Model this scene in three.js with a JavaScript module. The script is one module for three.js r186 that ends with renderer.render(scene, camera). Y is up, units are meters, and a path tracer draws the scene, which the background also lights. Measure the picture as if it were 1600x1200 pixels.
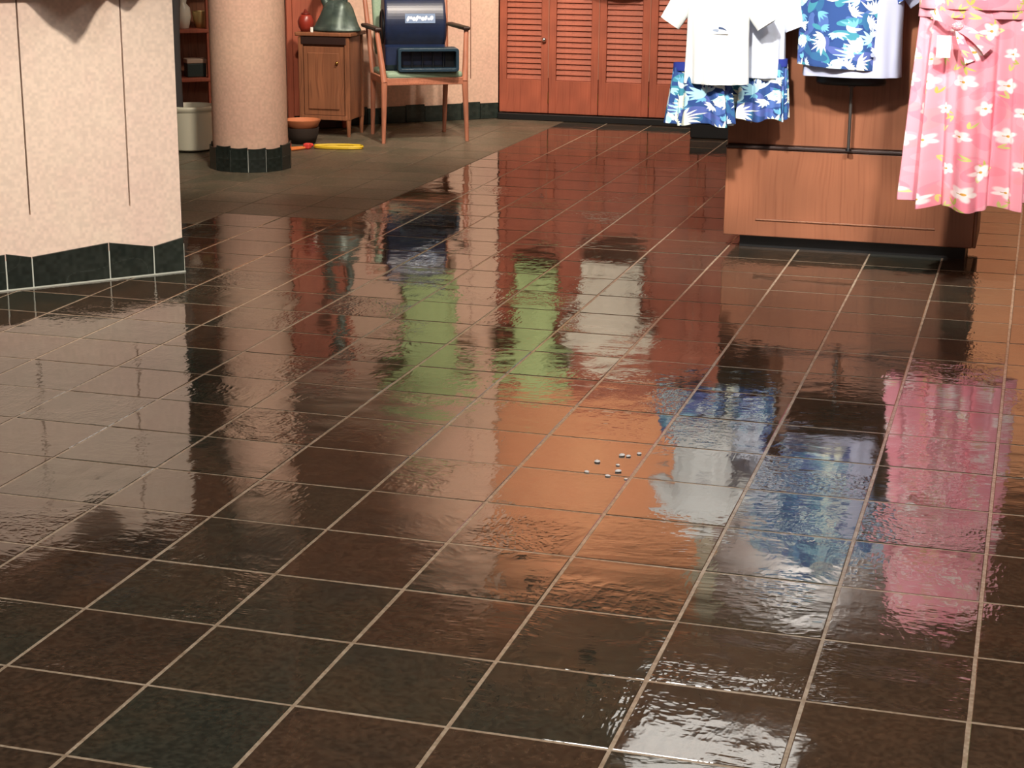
import * as THREE from 'three';
import { RoundedBoxGeometry } from 'three/addons/geometries/RoundedBoxGeometry.js';
import { RectAreaLightUniformsLib } from 'three/addons/lights/RectAreaLightUniformsLib.js';
import { mergeGeometries, mergeVertices } from 'three/addons/utils/BufferGeometryUtils.js';

// ---------------------------------------------------------------- camera, exposure, large lights
const scene = new THREE.Scene();
scene.background = new THREE.Color(0x000000);
const camera = new THREE.PerspectiveCamera(24.345, 4 / 3, 0.05, 60);
camera.position.set(2.0109, 1.5863, 3.3911);
camera.quaternion.setFromRotationMatrix(new THREE.Matrix4().makeBasis(
  new THREE.Vector3(0.9594, 0.00714, -0.28197), new THREE.Vector3(-0.08092, 0.96462, -0.25092), new THREE.Vector3(0.2702, 0.26355, 0.92603)));
scene.add(camera);
const renderer = new THREE.WebGLRenderer({ antialias: true });
renderer.toneMapping = THREE.LinearToneMapping;
renderer.toneMappingExposure = 1.0;
renderer.shadowMap.enabled = true;
RectAreaLightUniformsLib.init();

const CEIL = 3.95;
const WARM = new THREE.Color(1.0, 0.86, 0.72), COOL = new THREE.Color(1.0, 0.95, 0.88);
// ceiling panels, all but the first added as fill: [x, z, width (x), length (z), radiance]
const PANELS = [[0.3, -7.4, 1.1, 0.8, 3.0], [2.9, -1.6, 0.6, 1.2, 22], [0.6, 1.2, 0.6, 1.2, 38], [2.8, 3.2, 0.6, 1.2, 30]];
// track spots, the last four added to brighten doors and walls: [x, y, z, target, candela, half angle in degrees, penumbra, colour, label]
const SPOTS = [
  [0.6, 3.1, -0.5, [-1.72, 0.3, -3.1], 54, 19, 0.9, WARM, 'black track spotlight aimed at the cream counter front'],
  [2.2, 3.1, -1.6, [1.7, 0.6, -4.3], 46, 20, 0.7, COOL, 'black track spotlight aimed at the pink floral dress'],
  [0.75, 3.1, -1.5, [0.85, 0.75, -4.65], 74, 19, 0.7, COOL, 'black track spotlight aimed at the white shirts'],
  [-1.3, 3.1, -4.4, [-2.5, 0.7, -6.5], 36, 28, 0.8, WARM, 'black track spotlight aimed at the round column'],
  [-1.0, 3.1, -6.2, [-2.0, 0.6, -8.5], 42, 34, 0.9, WARM, 'black track spotlight aimed at the armchair'],
  [-0.4, 3.1, -6.6, [-0.9, 0.8, -9.4], 30, 34, 0.8, WARM, 'black track spotlight added to brighten the louvred doors'],
  [2.3, 3.1, -7.3, [2.2, 0.9, -9.4], 34, 40, 0.9, WARM, 'black track spotlight added to brighten the orange wall right of the doors'],
  [-1.2, 3.1, -8.0, [-1.4, 2.75, -9.4], 15, 60, 0.9, WARM, 'black track spotlight added to brighten the wall above the doors, left of its pair'],
  [0.2, 3.1, -8.0, [0.1, 2.75, -9.4], 12, 60, 0.9, WARM, 'black track spotlight added to brighten the wall above the doors, right of its pair'],
];

// ---------------------------------------------------------------- helpers
let seed = 7;
const rnd = () => { seed = (seed * 1664525 + 1013904223) >>> 0; return seed / 4294967296; };
const rr = (a, b) => a + (b - a) * rnd();
const V = (x, y, z) => new THREE.Vector3(x, y, z);
const used = {};
function numbered(n) { used[n] = (used[n] ?? -1) + 1; return used[n] ? n + '_' + String(used[n]).padStart(3, '0') : n; }
function part(name, geo, mat, parent, label) {
  const m = new THREE.Mesh(geo, mat); m.name = name; parent.add(m);
  if (label) m.userData.label = label;
  return m;
}
function thing(name, label, category, [x, y, z] = [0, 0, 0], turn = 0, group) {
  const g = new THREE.Group(); g.name = numbered(name); g.position.set(x, y, z); g.rotation.y = turn;
  g.userData = { label, category }; if (group) g.userData.group = group;
  scene.add(g); return g;
}
function struct(name, geo, mat, label) {
  const o = geo ? new THREE.Mesh(geo, mat) : new THREE.Group();
  o.name = name; o.userData = { kind: 'structure', label, category: name.split('_')[0] }; scene.add(o); return o;
}
const box = (w, h, d, x = 0, y = 0, z = 0) => new THREE.BoxGeometry(w, h, d).translate(x, y, z);
const rbox = (w, h, d, r, x = 0, y = 0, z = 0, s = 2) => new RoundedBoxGeometry(w, h, d, s, r).translate(x, y, z);
const cyl = (r0, r1, h, x = 0, y = 0, z = 0, n = 24) => new THREE.CylinderGeometry(r0, r1, h, n).translate(x, y, z);
const merge = (list) => mergeGeometries(list.map((g) => { const n = g.index ? g.toNonIndexed() : g; for (const k of Object.keys(n.attributes)) if (!['position', 'normal', 'uv'].includes(k)) n.deleteAttribute(k); return n; }));
function bar(a, b, r0, r1 = r0, n = 10) { // tapered round bar from a to b
  const d = b.clone().sub(a), g = new THREE.CylinderGeometry(r1, r0, d.length(), n);
  g.applyQuaternion(new THREE.Quaternion().setFromUnitVectors(V(0, 1, 0), d.normalize()));
  const m = a.clone().add(b).multiplyScalar(0.5); return g.translate(m.x, m.y, m.z);
}
function tube(points, r, seg = 40, n = 8) { return new THREE.TubeGeometry(new THREE.CatmullRomCurve3(points), seg, r, n); }
function metreUV(g, s = 1) { // box-like uv in metres from position and normal
  const n = g.index ? g.toNonIndexed() : g, p = n.attributes.position, q = n.attributes.normal, uv = new Float32Array(p.count * 2);
  for (let i = 0; i < p.count; i++) {
    const ax = Math.abs(q.getX(i)), ay = Math.abs(q.getY(i)), az = Math.abs(q.getZ(i));
    let u, v;
    if (ay > ax && ay > az) { u = p.getX(i); v = p.getZ(i); } else if (ax > az) { u = p.getZ(i); v = p.getY(i); } else { u = p.getX(i); v = p.getY(i); }
    uv[2 * i] = u * s; uv[2 * i + 1] = v * s;
  }
  n.setAttribute('uv', new THREE.BufferAttribute(uv, 2)); return n;
}
function scaleUV(g, a, b) { const u = g.attributes.uv; for (let i = 0; i < u.count; i++) u.setXY(i, u.getX(i) * a, u.getY(i) * b); return g; }
// periodic value noise
function lattice(n, sd) { let s = sd * 7919 + 13; const a = new Float32Array(n * n); for (let i = 0; i < n * n; i++) { s = (s * 1664525 + 1013904223) >>> 0; a[i] = s / 4294967296; } return a; }
const lat = {};
function vnoise(u, v, nx, ny, sd) { // u,v in [0,1), periodic, nx x ny cells
  const n = 256, key = sd; const L = lat[key] ?? (lat[key] = lattice(n, sd));
  const x = u * nx, y = v * ny, xi = Math.floor(x), yi = Math.floor(y); let fx = x - xi, fy = y - yi;
  fx = fx * fx * fx * (fx * (fx * 6 - 15) + 10); fy = fy * fy * fy * (fy * (fy * 6 - 15) + 10);
  const m = (i, k) => ((i % k) + k) % k, g = (i, j) => L[m(j, ny) * n + m(i, nx)];
  const a = g(xi, yi), b = g(xi + 1, yi), c = g(xi, yi + 1), d = g(xi + 1, yi + 1);
  return a + (b - a) * fx + (c - a) * fy + (a - b - c + d) * fx * fy;
}
function dataTex(size, fn, { srgb = false, float = false, repeat = [1, 1] } = {}) {
  const d = float ? new Float32Array(size * size * 4) : new Uint8Array(size * size * 4);
  for (let j = 0; j < size; j++) for (let i = 0; i < size; i++) {
    const c = fn(i / size, j / size), o = (j * size + i) * 4;
    for (let k = 0; k < 3; k++) { const v = Array.isArray(c) ? c[k] : c; d[o + k] = float ? v : Math.max(0, Math.min(255, v * 255)); }
    d[o + 3] = float ? 1 : 255;
  }
  const t = new THREE.DataTexture(d, size, size, THREE.RGBAFormat, float ? THREE.FloatType : THREE.UnsignedByteType);
  t.wrapS = t.wrapT = THREE.RepeatWrapping; t.magFilter = THREE.LinearFilter; t.minFilter = THREE.LinearMipmapLinearFilter; t.generateMipmaps = true;
  if (srgb) t.colorSpace = THREE.SRGBColorSpace;
  t.repeat.set(...repeat); t.needsUpdate = true; return t;
}
const mixc = (a, b, t) => a.map((x, i) => x + (b[i] - x) * t);
const sat = (x) => Math.max(0, Math.min(1, x));
const mat = (color, roughness = 0.6, o = {}) => new THREE.MeshPhysicalMaterial({ color, roughness, ...o });

// ---------------------------------------------------------------- materials
// slate tiles: colour
function slateColor(sd, a, b, c) {
  return dataTex(512, (u, v) => {
    const n = vnoise(u, v, 5, 5, sd) * 0.5 + vnoise(u, v, 13, 11, sd + 1) * 0.3 + vnoise(u, v, 40, 34, sd + 2) * 0.2;
    const f = vnoise(u, v, 160, 150, sd + 3), m = vnoise(u, v, 7, 6, sd + 5);
    let col = mixc(a, b, sat((n - 0.35) * 3)); col = mixc(col, c, sat((m - 0.55) * 2.2) * 0.7);
    return col.map((x) => x * (0.82 + 0.36 * f));
  }, { srgb: true });
}
// relief in units of bumpScale, wavelengths from 20 cm down to about 6 mm over a 1.32 m repeat
const smoothPatch = (x) => { const t = sat((x - 0.35) / 0.3); return t * t * (3 - 2 * t); };
function slateRelief(sd, cleft) {
  return dataTex(1024, (u, v) => {
    const wu = u + 0.05 * (vnoise(u, v, 7, 7, sd + 20) - 0.5), wv = v + 0.05 * (vnoise(u, v, 6, 8, sd + 21) - 0.5);
    let h = 0.46 * vnoise(wu, wv, 6, 8, sd) + 0.20 * vnoise(wu, wv, 18, 22, sd + 1);
    const pat = 0.25 + 0.75 * smoothPatch(vnoise(u, v, 6, 5, sd + 9)), rid = (x) => 1 - Math.abs(2 * x - 1);
    h += pat * (0.14 * rid(vnoise(wu, wv, 26, 40, sd + 2)) + 0.11 * rid(vnoise(wu, wv, 50, 84, sd + 5)));
    h += pat * cleft * (0.11 * rid(vnoise(wu, wv, 90, 130, sd + 3)) + 0.06 * vnoise(wu, wv, 190, 210, sd + 4));
    const s = vnoise(wu, wv, 12, 14, sd + 7); h += cleft * 0.18 * Math.abs(s - 0.5) * 2;
    return h;
  }, { float: true });
}
const slateA = slateColor(11, [0.28, 0.225, 0.18], [0.22, 0.195, 0.165], [0.31, 0.235, 0.18]);
const slateB = slateColor(31, [0.22, 0.22, 0.185], [0.26, 0.23, 0.185], [0.19, 0.20, 0.18]);
const reliefA = slateRelief(3, 0.45), reliefB = slateRelief(43, 1.0);
const wetTile = [
  mat(0xffffff, 0.045, { map: slateA, bumpMap: reliefA, bumpScale: 0.0013, ior: 1.75 }),
  mat(0xffffff, 0.05, { map: slateB, bumpMap: reliefA, bumpScale: 0.0018, ior: 1.75 }),
  mat(0xffffff, 0.06, { map: slateA, bumpMap: reliefB, bumpScale: 0.0020, ior: 1.75 }),
  mat(0xffffff, 0.07, { map: slateB, bumpMap: reliefB, bumpScale: 0.0030, ior: 1.75 }),
];
const dryMap = slateColor(51, [0.39, 0.35, 0.29], [0.33, 0.32, 0.26], [0.41, 0.34, 0.28]);
const dryTile = mat(0xffffff, 0.42, { map: dryMap, bumpMap: reliefB, bumpScale: 0.0012 });
const groutMat = mat(0xffffff, 0.25, { map: dataTex(256, (u, v) => mixc([0.55, 0.48, 0.40], [0.74, 0.68, 0.60], vnoise(u, v, 60, 60, 61) * 0.6 + vnoise(u, v, 12, 12, 62) * 0.4), { srgb: true }) });

const stuccoBump = dataTex(512, (u, v) => vnoise(u, v, 20, 20, 71) * 0.5 + vnoise(u, v, 60, 60, 72) * 0.3 + vnoise(u, v, 150, 150, 73) * 0.25, { float: true });
const stuccoMap = (sd, a, b) => dataTex(512, (u, v) => {
  const n = vnoise(u, v, 4, 4, sd) * 0.5 + vnoise(u, v, 9, 10, sd + 1) * 0.3 + vnoise(u, v, 30, 30, sd + 2) * 0.2;
  return mixc(a, b, sat((n - 0.3) * 2.4)).map((x) => x * (0.96 + 0.08 * vnoise(u, v, 120, 120, sd + 3)));
}, { srgb: true });
const creamStucco = mat(0xffffff, 0.85, { map: stuccoMap(81, [0.92, 0.85, 0.79], [0.91, 0.82, 0.77]), bumpMap: stuccoBump, bumpScale: 0.0003 });
const salmonStucco = mat(0xffffff, 0.85, { map: stuccoMap(85, [0.86, 0.72, 0.63], [0.84, 0.69, 0.61]), bumpMap: stuccoBump, bumpScale: 0.0006 });
const orangeStucco = mat(0xffffff, 0.85, { map: stuccoMap(89, [0.85, 0.61, 0.45], [0.83, 0.57, 0.42]), bumpMap: stuccoBump, bumpScale: 0.0006 });
const greyStucco = mat(0xffffff, 0.85, { map: stuccoMap(97, [0.74, 0.73, 0.66], [0.70, 0.69, 0.63]), bumpMap: stuccoBump, bumpScale: 0.0006 });
const ceilingMat = mat(0xffffff, 0.9, { map: stuccoMap(93, [0.74, 0.68, 0.60], [0.70, 0.64, 0.57]) });
const blackTile = mat(0xffffff, 0.14, { map: dataTex(256, (u, v) => {
  const n = vnoise(u, v, 6, 6, 101), w = Math.abs(vnoise(u + 0.1 * n, v, 5, 7, 102) - 0.5);
  return mixc([0.10, 0.13, 0.12], [0.17, 0.20, 0.18], n).map((x) => x + (w < 0.006 ? 0.05 : 0) + 0.06 * vnoise(u, v, 60, 60, 103));
}, { srgb: true }) });
const paleJoint = mat(0xc2cac2, 0.6);
function woodMap(sd, a, b, c) { // grain runs along v
  return dataTex(512, (u, v) => {
    const w = 0.05 * (vnoise(u, v, 4, 3, sd) - 0.5), g = vnoise(u + w, v, 60, 3, sd + 1) * 0.5 + vnoise(u + w, v, 150, 6, sd + 2) * 0.3 + vnoise(u, v, 6, 2, sd + 3) * 0.4;
    const bl = 0.86 + 0.28 * (vnoise(u, v, 3, 3, sd + 6) * 0.6 + vnoise(u, v, 8, 6, sd + 7) * 0.4);
    return mixc(mixc(a, b, sat(g)), c, sat((vnoise(u + w, v, 100, 4, sd + 4) - 0.62) * 3) * 0.6).map((q) => q * bl);
  }, { srgb: true });
}
const redWoodMap = woodMap(111, [0.60, 0.31, 0.22], [0.66, 0.35, 0.25], [0.54, 0.26, 0.18]);
const redWood = mat(0xffffff, 0.62, { map: redWoodMap });
const orangeWoodMap = woodMap(121, [0.53, 0.335, 0.245], [0.57, 0.365, 0.265], [0.49, 0.30, 0.215]);
const orangeWood = mat(0xffffff, 0.30, { map: orangeWoodMap, clearcoat: 0.5, clearcoatRoughness: 0.18 });
const brownWoodMap = woodMap(131, [0.46, 0.29, 0.20], [0.54, 0.35, 0.24], [0.36, 0.22, 0.15]);
const brownWood = mat(0xffffff, 0.45, { map: brownWoodMap });
const chairWood = mat(0xffffff, 0.35, { map: woodMap(141, [0.68, 0.44, 0.34], [0.74, 0.49, 0.39], [0.62, 0.38, 0.29]) });
const darkWood = mat(0x2a1712, 0.5);
const black = mat(0x0c0c0d, 0.5), blackMetal = mat(0x141416, 0.4, { metalness: 0.3 }), chrome = mat(0xc8c8c8, 0.22, { metalness: 1 }), brass = mat(0xb08a4a, 0.3, { metalness: 1 });

// ---------------------------------------------------------------- floor: slate tiles on a grout bed
const T = 0.33;
{
  const floor = struct('floor', null, null, 'wet dark slate tiles laid square with pale grout joints');
  part('grout_bed', metreUV(box(13, 0.2, 17, -0.5, -0.1012, -1.9), 2), groutMat, floor);
  part('old_grout_bed', metreUV(box(5.3, 0.1, 5.0, -1.2 - 2.65, -0.0509, -4.7 - 2.5), 2), mat(0x574c3e, 0.7), floor, 'dull brown grout of the dry tiles');
  const J = 0.0075, half = (T - J) / 2, ch = 0.0022, dp = 0.008;
  function tileGeo(k) {
    // top face, four chamfers and four sides; uv offset differs by variant
    const ou = (k * 0.37) % 1, ov = (k * 0.61) % 1, t = half - ch, P = [], N = [], U = [];
    const quad = (a, b, c, d, n) => { for (const p of [a, b, c, a, c, d]) { P.push(...p); N.push(...n); U.push(p[0] / 1.32 + ou, p[2] / 1.32 + ov); } };
    const top = [[-t, 0, -t], [-t, 0, t], [t, 0, t], [t, 0, -t]], mid = [[-half, -ch * 0.7, -half], [-half, -ch * 0.7, half], [half, -ch * 0.7, half], [half, -ch * 0.7, -half]];
    quad(...top, [0, 1, 0]);
    const ns = [[-0.6, 0.8, 0], [0, 0.8, 0.6], [0.6, 0.8, 0], [0, 0.8, -0.6]];
    for (let i = 0; i < 4; i++) { const j = (i + 1) % 4; quad(top[i], mid[i], mid[j], top[j], ns[i]); }
    for (let i = 0; i < 4; i++) { const j = (i + 1) % 4, a = mid[i], b = mid[j]; quad(a, [a[0], -dp, a[2]], [b[0], -dp, b[2]], b, [ns[i][0] / 0.6, 0, ns[i][2] / 0.6]); }
    const g = new THREE.BufferGeometry();
    g.setAttribute('position', new THREE.Float32BufferAttribute(P, 3)); g.setAttribute('normal', new THREE.Float32BufferAttribute(N, 3)); g.setAttribute('uv', new THREE.Float32BufferAttribute(U, 2));
    return g;
  }
  const geos = Array.from({ length: 14 }, (_, k) => tileGeo(k));
  camera.updateMatrixWorld(true); camera.updateProjectionMatrix();
  const px = (x, z) => { const v = V(x, 0, z).project(camera); return [800 + 800 * v.x, 600 - 600 * v.y, v.z]; };
  const tiles = [];
  for (let c = -18; c <= 13; c++) for (let r = -29; r <= 9; r++) {
    const x = (c + 0.5) * T, z = (r + 0.5) * T;
    const q = [[-1, -1], [1, -1], [1, 1], [-1, 1]].map(([a, b]) => px(x + a * T / 2, z + b * T / 2));
    const depth = V(x, 0, z).applyMatrix4(camera.matrixWorldInverse).z;
    let area = 0;
    if (depth < -1) { for (let i = 0; i < 4; i++) { const a = q[i], b = q[(i + 1) % 4]; area += a[0] * b[1] - b[0] * a[1]; } area = Math.abs(area) / 2; }
    const cx = q.reduce((s, a) => s + a[0], 0) / 4, cy = q.reduce((s, a) => s + a[1], 0) / 4;
    const inView = depth < -1 && q.some((a) => a[0] > -10 && a[0] < 1610 && a[1] > 0 && a[1] < 1210);
    const hidden = (x < -1.6 - 0.1 && cx < 280 && cy < 425) || (x > 0.75 && x < 1.7 && z < -4.95);
    const dry = x < -3.9 * T && z < -4.55 - 0.25 * ((c * 7 + 100) % 3);
    tiles.push({ x, z, c, r, area: inView && !hidden ? area : 0, dry });
  }
  tiles.sort((a, b) => b.area - a.area);
  const rest = {};
  let count = 0;
  for (const t of tiles) {
    const k = Math.floor(rnd() * geos.length), turn = Math.floor(rnd() * 4) * Math.PI / 2;
    const h = rnd(), mi = t.dry ? 4 : h < 0.4 ? 0 : h < 0.68 ? 1 : h < 0.88 ? 2 : 3, m = mi === 4 ? dryTile : wetTile[mi];
    const tx = rr(-1, 1) * 0.0016, tz = rr(-1, 1) * 0.0016, dy = rr(-0.0004, 0.0002);
    if (t.area > 0 && count < 300) {
      const o = part(numbered('tile'), geos[k], m, floor); o.position.set(t.x, dy, t.z); o.rotation.set(tx, turn, tz); count++;
    } else {
      const mm = new THREE.Matrix4().compose(V(t.x, dy, t.z), new THREE.Quaternion().setFromEuler(new THREE.Euler(tx, turn, tz)), V(1, 1, 1));
      (rest[mi] ??= []).push(geos[k].clone().applyMatrix4(mm));
    }
  }
  for (const mi of Object.keys(rest)) { const o = part(numbered('outlying_tiles'), mergeGeometries(rest[mi]), +mi === 4 ? dryTile : wetTile[mi], floor); o.userData.kind = 'stuff'; }
}

// ---------------------------------------------------------------- room shell
const slab = (a, b, h0, h1, thick) => { // wall from plan point a to b; its face looks to the left of a->b, thickness goes behind
  const dx = b[0] - a[0], dz = b[1] - a[1], L = Math.hypot(dx, dz);
  const g = new THREE.BoxGeometry(L, h1 - h0, thick).translate(L / 2, (h0 + h1) / 2, -thick / 2);
  return metreUV(g, 0.7).applyMatrix4(new THREE.Matrix4().makeRotationY(Math.atan2(-dz, dx))).translate(a[0], 0, a[1]);
};
struct('ceiling', metreUV(box(13.4, 0.2, 17.4, -0.5, CEIL + 0.1, -1.9), 0.5), ceilingMat, 'plain plaster ceiling above the shop');
struct('wall_right', metreUV(box(0.2, CEIL, 17, 5.9, CEIL / 2, -1.9), 0.7), salmonStucco, 'salmon plaster wall along the right side');
struct('wall_left', metreUV(box(0.2, CEIL, 17, -6.9, CEIL / 2, -1.9), 0.7), salmonStucco, 'salmon plaster wall along the left side');
struct('wall_rear', metreUV(box(13, CEIL, 0.2, -0.5, CEIL / 2, 6.5), 0.7), salmonStucco, 'salmon plaster wall behind the viewer');
// back wall: orange plaster above and beside the row of louvred doors
const DX0 = -1.825, DW = 0.377, ND = 8, DH = 2.12, DZ = -9.37;
struct('wall_back', merge([
  metreUV(box(1.6, CEIL - DH, 0.25, DX0 + 0.79, (CEIL + DH) / 2, DZ - 0.145), 0.7),
  metreUV(box(5.8 - (DX0 + DW * ND), CEIL, 0.25, (5.8 + DX0 + DW * ND) / 2, CEIL / 2, DZ - 0.145), 0.7),
  metreUV(box(DW * ND + 0.02, DH, 0.05, DX0 + DW * ND / 2, DH / 2, DZ - 0.245), 0.7),
]), orangeStucco, 'orange plaster wall around and above the louvred doors');
struct('wall_upper', metreUV(box(DW * ND - 1.585, CEIL - DH, 0.25, DX0 + 1.59 + (DW * ND - 1.585) / 2, (CEIL + DH) / 2, DZ - 0.143), 0.7), greyStucco, 'grey plaster wall above the right half of the louvred doors');
// slanted salmon wall behind the chair
const SW0 = [-1.838, -9.375], SWD = [-0.741, 0.671], SW1 = [SW0[0] + SWD[0] * 6.8, SW0[1] + SWD[1] * 6.8];
{
  const w = struct('wall_slanted', slab(SW1, SW0, 0, CEIL, 0.25), salmonStucco, 'slanted salmon plaster wall behind the armchair and bedside cabinet');
  const along = Math.atan2(-(SW0[1] - SW1[1]), SW0[0] - SW1[0]);
  // dark groove in the plaster
  const g = part('groove', box(0.006, 2.6, 0.004, 0, 1.6, 0), mat(0x7a5544, 0.9), w); g.position.set(SW0[0] + SWD[0] * 0.225, 0, SW0[1] + SWD[1] * 0.225); g.rotation.y = along;
  const skirt = struct('baseboard_slanted', null, null, 'black glazed tiles along the foot of the slanted wall');
  skirt.position.set(SW1[0], 0, SW1[1]); skirt.rotation.y = along;
  let s = 6.795; const geo = [0, 1, 2].map((k) => rbox(0.146, 0.115 + k * 0.006, 0.014, 0.003, 0, (0.115 + k * 0.006) / 2 + 0.001, 0.0085, 1));
  for (let i = 0; i < 34; i++) { part(numbered('skirting_tile'), geo[(i * 5) % 3], blackTile, skirt).position.set(s - 0.074, 0, 0); s -= 0.149; }
}
struct('trim_2', rbox(1.9, 0.12, 1.9, 0.01, -3.75, CEIL - 0.061, -6.2, 1), mat(0x2c3440, 0.8), 'dark blue grey ceiling panel added to darken the floor reflection');  // unseen panel, added for a dark patch in the floor reflection
// door sill
struct('trim_1', metreUV(rbox(DW * ND, 0.046, 0.07, 0.005, DX0 + DW * ND / 2, 0.023, DZ + 0.02, 1), 2), black, 'black sill under the louvred doors');
// louvred bifold doors
{
  const slatGeo = rbox(DW - 0.115, 0.047, 0.008, 0.003, 0, 0, 0, 1), stile = metreUV(rbox(0.055, DH - 0.052, 0.034, 0.004, 0, (DH + 0.052) / 2, 0, 1), 1.5);
  const topRail = metreUV(rbox(DW - 0.11, 0.09, 0.032, 0.003, 0, DH - 0.047, 0, 1), 1.5), lowPanel = metreUV(rbox(DW - 0.11, 0.24, 0.030, 0.003, 0, 0.172, 0, 1), 1.5);
  const which = ['leftmost', 'second', 'third', 'fourth', 'fifth', 'sixth', 'seventh', 'eighth'];
  for (let i = 0; i < ND; i++) {
    const d = struct('door_' + (i + 1), null, null, (i ? which[i] + ' leaf from the left of the red louvred folding doors' : 'leftmost leaf of the red louvred folding doors, with a round knob'));
    d.position.set(DX0 + DW * (i + 0.5), 0, DZ);
    for (const s of [-1, 1]) part('stile', stile, redWood, d).position.x = s * (DW / 2 - 0.0295);
    part('top_rail', topRail, redWood, d); part('bottom_panel', lowPanel, redWood, d);
    for (let y = 0.315, k = 0; y < DH - 0.1; y += 0.040, k++) { const sl = part('slat', slatGeo, redWood, d); sl.position.y = y; sl.rotation.x = -0.34; }
    if (i === 0 || i === 4) { const k = part('knob', merge([new THREE.SphereGeometry(0.017, 14, 10).translate(0, 0, 0.035), cyl(0.007, 0.011, 0.03, 0, 0, 0).rotateX(Math.PI / 2).translate(0, 0, 0.022)]), chrome, d, 'round pale metal knob'); k.position.set(DW / 2 - 0.03, 0.588, 0); }
    if (i < ND - 1) part('edge_strip', box(0.005, DH - 0.31, 0.006, DW / 2, (DH + 0.31) / 2, 0.0155), mat(0xa4735f, 0.4), d);
    if (i < ND - 1) part('hinge', box(0.006, 0.08, 0.01, DW / 2, 0.165, 0.013), brass, d);
  }
}

// ---------------------------------------------------------------- ceiling lights
PANELS.forEach(([x, z, w, l, I], i) => {
  const where = ['above the louvred doors and the clothes stand', 'added as fill over the right of the shop floor', 'added as fill over the left of the shop floor', 'added as fill above the viewer'][i];
  const g = thing('ceiling_panel_light', 'flat white ceiling light ' + where, 'light', [x, CEIL, z], 0, 'ceiling panel lights');
  part('frame', merge([box(w + 0.06, 0.04, 0.03, 0, -0.02, l / 2 + 0.015), box(w + 0.06, 0.04, 0.03, 0, -0.02, -l / 2 - 0.015), box(0.03, 0.04, l, w / 2 + 0.015, -0.02, 0), box(0.03, 0.04, l, -w / 2 - 0.015, -0.02, 0)]), mat(0xd8d4cc, 0.6), g);
  part('diffuser', box(w, 0.012, l, 0, -0.02, 0), mat(0xffffff, 0.7, { emissive: 0xfff1dc, emissiveIntensity: 1.1 }), g);
  part('louvre', merge([...Array.from({ length: 9 }, (_, k) => box(0.012, 0.03, l, -w / 2 + w * (k + 0.5) / 9, -0.042, 0)), ...Array.from({ length: 7 }, (_, k) => box(w, 0.03, 0.012, 0, -0.042, -l / 2 + l * (k + 0.5) / 7))]), mat(0x8c8a84, 0.6), g, 'grey egg-crate louvre added to break up the floor reflection');  // grid added to break the panel reflection into stripes
  const a = new THREE.RectAreaLight(COOL, I, w, l); a.position.set(0, -0.06, 0); a.rotation.x = -Math.PI / 2; g.add(a);
});
SPOTS.forEach(([x, y, z, t, I, ang, pen, col, label]) => {
  const g = thing('track_spotlight', label, 'light', [x, y, z], 0, 'track spotlights');
  const dir = V(t[0] - x, t[1] - y, t[2] - z).normalize(), q = new THREE.Quaternion().setFromUnitVectors(V(0, -1, 0), dir);
  part('stem', merge([cyl(0.008, 0.008, CEIL - y, 0, (CEIL - y) / 2, 0, 10), cyl(0.04, 0.04, 0.02, 0, CEIL - y - 0.01, 0, 20)]), blackMetal, g);
  part('can', new THREE.LatheGeometry([[0, 0.07], [0.035, 0.07], [0.045, 0.05], [0.05, -0.09], [0.046, -0.09], [0.042, -0.05], [0, -0.045]].map((p) => new THREE.Vector2(...p)), 24).applyQuaternion(q), blackMetal, g);
  part('lamp', new THREE.SphereGeometry(0.038, 16, 10).scale(1, 0.4, 1).translate(0, -0.06, 0).applyQuaternion(q), mat(0xffffff, 0.5, { emissive: col, emissiveIntensity: 14 }), g);
  const s = new THREE.SpotLight(col, I, 0, ang * Math.PI / 180, pen, 2); s.position.copy(dir.clone().multiplyScalar(0.10)); s.target.position.copy(dir.clone().multiplyScalar(2)); s.shadow.radius = 5; g.add(s, s.target);
});
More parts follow.
